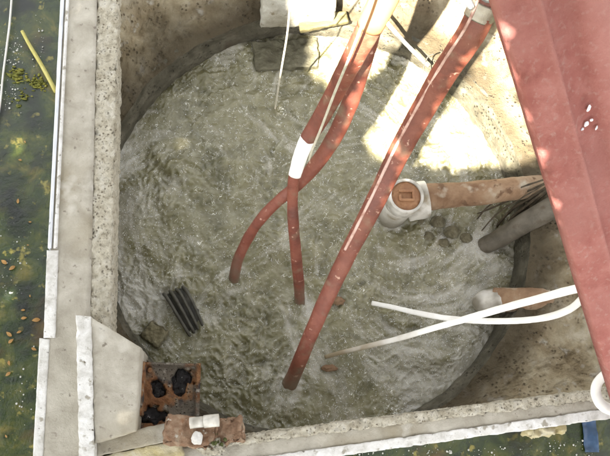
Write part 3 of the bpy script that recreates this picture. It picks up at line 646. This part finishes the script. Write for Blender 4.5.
V, Fc = sweep_px([(380, -30, 1.05, 3.4), (366, 15, .95, 3.2), (350, 56, .84, 3), (335, 92, .72, 2.8), (322, 126, .62, 2.6), (313, 148, .55, 2.4), (309, 160, .50, 2)], seg=8, n=10); 
tag(obj('cord', V, Fc, m_rope, loc=at(350, 56, .84)), 'pale cord tied alongside the white-banded hose', 'cord')
V, Fc = sweep_px([(291.5, -25, .8, 2.4), (290, 6, .66, 2.3), (287, 36, .5, 2.1), (282, 66, .33, 2.0), (278, 90, .16, 1.9), (275, 110, -.01, 1.8)], seg=8, n=10)
tag(obj('string', V, Fc, m_rope, loc=at(275, 108, 0)), 'thin pale string hanging into the well by the sunken slab', 'string')
V, Fc = sweep_px([(376, 10, .30, 4), (388, 24, .28, 4.2), (404, 42, .24, 4.2), (420, 58, .2, 3.6), (428, 66, .18, 3)], seg=10, n=10)
tag(obj('thin_tube', V, Fc, m_strap, loc=at(404, 42, .24)), 'thin white tube crossing between the two thick hoses at the top', 'tube'); attr(bpy.data.objects['thin_tube'], 'dirt_sun_mask', np.zeros(len(V)))
V, Fc = sweep_px([(424, 74, .24, 1.4), (424, 66, .25, 1.4), (428, 57, .27, 1.4), (434, 54, .28, 1.4)], seg=6, n=8)
tag(obj('wire', V, Fc, m_dark, loc=at(427, 62, .25)), 'short black wire beside the thick clamped hose near the top', 'wire')

# white straps
s1 = [(372, 303, .02, 4.6), (392, 307, .06, 5.0), (418, 313, .10, 5.4), (450, 318.5, .15, 5.7), (485, 321, .21, 6.0), (520, 320.5, .27, 6.3), (548, 317, .32, 6.9), (568, 310, .37, 7.4), (580, 301, .41, 7.8), (590, 290, .45, 8.0), (604, 276, .5, 8.0)]
V, Fc = sweep_px(s1, flat=.5, seg=16, n=10, amp=.0006)
o = tag(obj('strap', V, Fc, m_strap, loc=at(372, 303, 0)), 'white plastic strap whose bare tip lies left, sagging below the other', 'strap', 'white straps tied to the red leg'); dirt_sun_mask(o, lambda p: .25*fbm(p*30, 3))
s2 = [(325, 357, .01, 4.0), (345, 351.5, .05, 4.6), (370, 345.5, .09, 5.0), (400, 338, .14, 5.5), (432, 328.5, .19, 6.1), (465, 319, .25, 6.8), (500, 309, .31, 7.4), (535, 299.5, .37, 8.0), (565, 291.5, .43, 8.6), (582, 287.5, .46, 8.9), (604, 282, .5, 8.6)]
V, Fc = sweep_px(s2, flat=.42, seg=16, n=10, amp=.0006)
o = tag(obj('strap', V, Fc, m_strap, loc=at(325, 357, 0)), 'white strap turning into a dirty brown end that dips in the water', 'strap', 'white straps tied to the red leg')
tip = at(325, 357, .01); dirt_sun_mask(o, lambda p: 1.2-np.linalg.norm(p-tip, axis=1)/.26+.3*fbm(p*30, 3))
V, Fc = sweep_px([(618, 372, .45, 10), (607, 374, .45, 10), (598, 382, .44, 10), (596, 393, .43, 10.5), (601, 404, .43, 11), (612, 410, .43, 11.5), (626, 412, .43, 11)], flat=.6, seg=16, n=10, amp=.0006)
o = tag(obj('cable_loop', V, Fc, m_strap, loc=at(600, 393, .43)), 'white plastic loop peeking out under the foot of the red leg', 'loop'); dirt_sun_mask(o, lambda p: .2*fbm(p*30, 3))

# ------------------------------------------------------------------ red leg
leg = thing('steel_frame_leg', 'broad red painted steel leg crossing the right side, close to the camera', 'steel leg', at(640, 480, .3))
A0, A1 = at(497, 0, 1.16), at(608.5, 375, .60)
dL = (A1-A0); LL = np.linalg.norm(dL); dL /= LL
# broad side turned up towards the top and a little to the left
wv = at(600, -2, 1.13)-A0; wv -= dL*(wv @ dL); wv /= np.linalg.norm(wv); nv_ = np.cross(dL, wv); 
if nv_ @ (CAM-A0) < 0: nv_ = -nv_
prof = [(0, -.028), (.0005, -.004), (.004, 0), (.030, .003), (.052, .003), (.0565, .0075), (.062, .007), (.067, -.002), (.085, -.008), (.108, -.009), (.113, -.003), (.118, .003), (.15, .012), (.19, .004), (.195, -.03)]
pf = np.array(prof); pi = pf.copy(); pi[:, 1] -= .005; pi[0] = (.005, -.028); pi[1] = (.005, -.01); pi[-1] = (.189, -.03); pi[-2] = (.187, -.004)
loop = np.vstack([pf, pi[::-1]])
s0, s1_ = -.42, LL+.50; NS = 90
V = []
for i in range(NS+1):
    s = s0+(s1_-s0)*i/NS; c = A0+dL*s
    V.append(c+loop[:, :1]*wv+loop[:, 1:]*nv_)
V = np.concatenate(V); k = len(loop)
V = V+nv_*(.0012*fbm(V*7, 3))[:, None]
Fc = [(i*k+j, i*k+(j+1) % k, (i+1)*k+(j+1) % k, (i+1)*k+j) for i in range(NS) for j in range(k)]+[tuple(range(k))[::-1], tuple(NS*k+j for j in range(k))]
o = obj('channel', V, Fc, m_beam, leg)
wx = np.tile(loop[:, 0], NS+1); attr(o, 'paleness', np.clip((wx-.105)*14, 0, .8)+.25*np.exp(-((wx-.059)/.006)**2)+.15*fbm(V*12, 2))  # paler along the ridge and towards the far flange
for x, y, r, sx in ((588.5, 108, .006, .62), (586, 124, .005, .8), (596, 128, .004, .7), (591, 120, .0026, 1.2), (582, 129, .0025, 1.)):
    d = RB @ np.array([x-CX, CY-y, -F]); d /= np.linalg.norm(d); pt0 = A0-nv_*.0055; t = ((pt0-CAM) @ nv_)/(d @ nv_)
    V, Fc = disc(CAM+d*t+nv_*.0010, nv_, r, 12, .0012, 3, .0015, 300, sx); V = V+(.0012*fbm(V*200, 2))[:, None]*wv; obj('sun_dapple', V, Fc, m_dapple, leg)  # white discs imitate sun dapples on the leg

# ------------------------------------------------------------------ on the pond
V, Fc = sweep_px([(22, 31, ZP+.02, 3.2), (30, 46, ZP+.018, 3.6), (42, 66, ZP+.018, 4), (56, 92, ZP+.02, 4.2)], seg=10, n=8, amp=.0004)
tag(obj('bamboo_stick', V, Fc, m_stick, loc=at(38, 60, ZP)), 'thin yellow stick floating in the pond against the left wall', 'stick')
V, Fc = sweep_px([(13, -20, ZP+.015, 2), (10, 20, ZP+.012, 2.2), (7, 45, ZP+.01, 2.2), (3, 75, ZP+.008, 2), (0, 105, ZP+.008, 2), (-6, 140, ZP, 2)], seg=8, n=8)
tag(obj('white_line', V, Fc, m_strap, loc=at(7, 45, ZP)), 'thin white line trailing in the pond at the far left', 'cord'); attr(bpy.data.objects['white_line'], 'dirt_sun_mask', np.full(len(V), .2))
for k, (x, y, n_, lb) in enumerate([(16, 76, 26, 'yellow green algae tuft left of the floating stick'), (38, 84, 34, 'larger yellow green algae tuft below the floating stick'), (22, 97, 8, 'small bright yellow algae scrap below the two tufts')]):
    P = []
    for j in range(n_*3):
        a = np.array([random.gauss(0, .012), random.gauss(0, .011), random.uniform(0, .005)]); P.append(lump(at(x, y, ZP)+a, np.array([random.uniform(.001, .006), random.uniform(.0008, .003), .0018])*random.uniform(.6, 1.4), j, .9, 2, 3.5))
    V, Fc = join(P); tag(obj('algae_tuft', V, Fc, m_algae, loc=at(x, y, ZP)), lb, 'algae', 'algae tufts in the pond')
# foam rings and bubbles on the pond
def dome(c, r, k=10):
    V = [c+[0, 0, r*.8]]; Fc = []
    for t, h in ((.5, .7), (.85, .4), (1, -.1)):
        for j in range(k): V.append(c+np.array([r*t*math.cos(j*2*math.pi/k), r*t*math.sin(j*2*math.pi/k), r*h]))
    Fc += [(0, 1+j, 1+(j+1) % k) for j in range(k)]
    for q_ in range(2): Fc += [(1+q_*k+j, 1+(q_+1)*k+j, 1+(q_+1)*k+(j+1) % k, 1+q_*k+(j+1) % k) for j in range(k)]
    return np.array(V), Fc
P = []
for (cx, cy, sx, sy, cnt) in ((14, 50, 12, 16, 60), (46, 48, 8, 18, 46), (8, 95, 10, 14, 50), (40, 24, 4, 6, 8), (20, 250, 20, 30, 24), (10, 285, 10, 12, 20), (430, 452, 120, 6, 90), (560, 445, 30, 8, 40), (25, 400, 16, 40, 24)):
    for j in range(cnt):
        P.append(dome(at(random.gauss(cx, sx*.6), random.gauss(cy, sy*.6), ZP+.002), .0006+.0024*random.random()**3))
m_film = mat('bubble_film', [(.10, .12, .08), (.2, .22, .18)], 60, .05, .05, 40, spec=1.0, coat=1)
P = [p for p in P if pix(p[0][:1])[0][0] < 44 or pix(p[0][:1])[0][1] > 420]
V, Fc = join(P); tag(obj('pond_bubbles', V, Fc, m_bubble_glint), 'small bubbles gathered on the green pond surface', 'bubbles', kind='stuff')
# floating leaves
def leaf_mesh():
    V = []; Fc = []; n = 8
    for i in range(n+1):
        t = i/n; w_ = .5*math.sin(math.pi*t**.8)**.9*.62; z = .12*math.sin(t*3.1)
        V += [(-w_, t-.5, z+.10*w_), (0, t-.5, z), (w_, t-.5, z+.14*w_)]
    for i in range(n):
        a = i*3; Fc += [(a, a+1, a+4, a+3), (a+1, a+2, a+5, a+4)]
    me = bpy.data.meshes.new('leaf'); me.from_pydata(V, [], Fc); me.materials.append(m_leafo)
    me.polygons.foreach_set('use_smooth', [True]*len(Fc)); return me
lm = leaf_mesh()
lsp = [(24, 318, 8), (36, 320, 8), (9, 334, 8), (11, 341, 7), (19, 332, 5), (34, 349, 6), (9, 363, 5), (8, 374, 6), (20, 160, 4), (18, 201, 5), (30, 222, 3), (4, 262, 7), (12, 268, 8), (23, 310, 5), (28, 245, 3), (30, 296, 3), (46, 333, 5), (6, 436, 4), (25, 142, 3)]
for k, (x, y, r) in enumerate(lsp):
    o = bpy.data.objects.new('fallen_leaf', lm); COL.objects.link(o); p = at(x, y, ZP+.004); o.location = p.tolist()
    s = r*.0021*random.uniform(.7, 1.05); o.scale = (s, s*1.25, s); o.rotation_euler = (random.uniform(-.1, .1), random.uniform(-.1, .1), random.uniform(0, 6.28))
    tag(o, 'small orange brown leaf floating on the green pond left of the basin', 'leaf', 'fallen leaves floating on the pond')
V, Fc = grid(14, 24, lambda u, v: (lambda P: P+np.stack([u*0, u*0, .008*fbm(P*22, 3)], 1))(np.array([at(582+14*a+3*b, 418+34*b, ZP+.006) for a, b in zip(u, v)])))
nv = len(V); Vb = V-[0, 0, .003]
tag(obj('sky_reflection', np.vstack([V, Vb]), [f[::-1] for f in Fc]+[tuple(i+nv for i in f) for f in Fc], m_blue, loc=at(590, 435, ZP)), 'blue sheet imitating reflected sky below the lower right wall', 'reflection')  # blue sheet added to imitate sky reflected in the pond

# ------------------------------------------------------------------ shade tree (stands out of the picture on the pond's bank; crown shaped to cut the sun patch and give the pond its reflections)
PATCH = [(290, -110), (293, 24), (296, 90), (332, 100), (336, 134), (366, 170), (425, 177), (505, 177), (562, 162), (590, 80), (590, 20), (590, -110)]
def in_poly(x, y, P):
    ins = np.zeros(len(x), bool)
    for i in range(len(P)):
        (x0, y0), (x1, y1) = P[i], P[(i+1) % len(P)]
        c = ((y0 > y) != (y1 > y)) & (x < (x1-x0)*(y-y0)/(y1-y0+1e-12)+x0); ins ^= c
    return ins
def lit(hx, hy):
    """does the gap in the crown let the sun through to this point of the plane z = 0.12?"""
    px = pix(np.stack([hx, hy, hx*0+.12], 1))
    a = in_poly(px[:, 0], px[:, 1], PATCH)
    for sx, sy, rr_ in BLOCK: a &= np.hypot(hx-sx, hy-sy) > rr_
    return a
def shade_pt(p):
    q = p-SUN*((p[2]-.12)/SUN[2]); return q[0], q[1]
BLOCK = []                                        # spots the leaves keep in the shade: both long hoses and the steel leg
for PX, z0, z1, rr_ in ((PC, .2, 1.1, .014), (PA, .40, .74, .018), (PB, .30, .55, .012)):
    for c_ in crom(np.array([at(x, y, z) for x, y, z, _ in PX]), 5):
        if z0 < c_[2] < z1: BLOCK.append((*shade_pt(c_), rr_))
for i in range(26):
    for j in range(5):
        BLOCK.append((*shade_pt(A0+dL*(-.35+i*.05)+wv*(.026+j*.042)), .027))
def crown():
    hits = []; heights = []
    N1 = 90000
    h = np.stack([rng.uniform(-1.3, 1.9, N1), rng.uniform(-1.1, 2.1, N1)], 1); z = 2.34+1.5*rng.uniform(0, 1, N1)**1.6
    k = ~lit(h[:, 0], h[:, 1])
    h, z = h[k], z[k]
    # thinner beyond the basin on the pond side, so that the pond is dappled
    px = pix(np.stack([h[:, 0], h[:, 1], h[:, 0]*0+.12], 1))
    out = (px[:, 0] < 30) | (px[:, 1] > 470)
    cl = fbm(np.stack([h[:, 0]*4, h[:, 1]*4, z*0], 1), 2) > .0
    k = ~(out & cl & (rng.uniform(0, 1, len(out)) < .5))
    h, z = h[k], z[k]
    P = np.stack([h[:, 0], h[:, 1], z*0+.12], 1)+SUN*((z-.12)/SUN[2])[:, None]
    # a second spread of the crown over the pond, full of gaps
    N2 = 20000
    Q = np.stack([rng.uniform(-4.5, -.3, N2), rng.uniform(-3.5, 3.5, N2), rng.uniform(3.2, 5.2, N2)], 1)
    Q = Q[fbm(Q*1.3, 3) > -.12]
    hq = Q-SUN*((Q[:, 2]-.12)/SUN[2])[:, None]; Q = Q[~lit(hq[:, 0], hq[:, 1])]
    P = np.vstack([P, Q]); n = len(P)
    a = rng.normal(size=(n, 3)); a[:, 2] *= .5; a /= np.linalg.norm(a, axis=1)[:, None]
    b = rng.normal(size=(n, 3)); b -= a*(a*b).sum(1)[:, None]; b /= np.linalg.norm(b, axis=1)[:, None]
    L = np.where(P[:, 2] < 3.2, rng.uniform(.022, .04, n), rng.uniform(.035, .06, n))[:, None]; W_ = L*.55
    V = np.stack([P-a*L, P+b*W_-a*L*.1, P+a*L, P-b*W_-a*L*.1], 1).reshape(-1, 3)
    Fc = (np.arange(n)[:, None]*4+np.arange(4)[None]).tolist()
    return V, Fc
tree = thing('unseen_shade_tree', 'unseen broad leafy tree on the bank, crown shaped to shade the pond and basin', 'tree', (-5.2, -4.2, 0))
V, Fc = crown(); obj('crown', V, Fc, m_leaf, tree, smooth=False)
P = [sweep([(-5.2, -4.2, -.4), (-5.0, -4.0, 1.2), (-4.5, -3.5, 2.5), (-3.8, -2.8, 3.4), (-2.4, -1.6, 4.2)], [.26, .2, .16, .12, .05], seg=16, n=8, amp=.02, nscale=4)]
obj('unseen_trunk', *P[0], m_bark, tree)
for pts in ([(-4.5, -3.5, 2.5), (-4.2, -2.2, 3.3), (-3.4, -.4, 3.9), (-2.2, 1.4, 4.4)], [(-3.8, -2.8, 3.4), (-2.6, -2.5, 3.7), (-1.2, -2.1, 4.0)], [(-3.8, -2.8, 3.4), (-3.0, -1.4, 4.0), (-1.7, -.2, 4.3)]):
    obj('unseen_limb', *sweep(pts, [.1, .07, .045, .015][:len(pts)], seg=12, n=8, amp=.01, nscale=5), m_bark, tree)
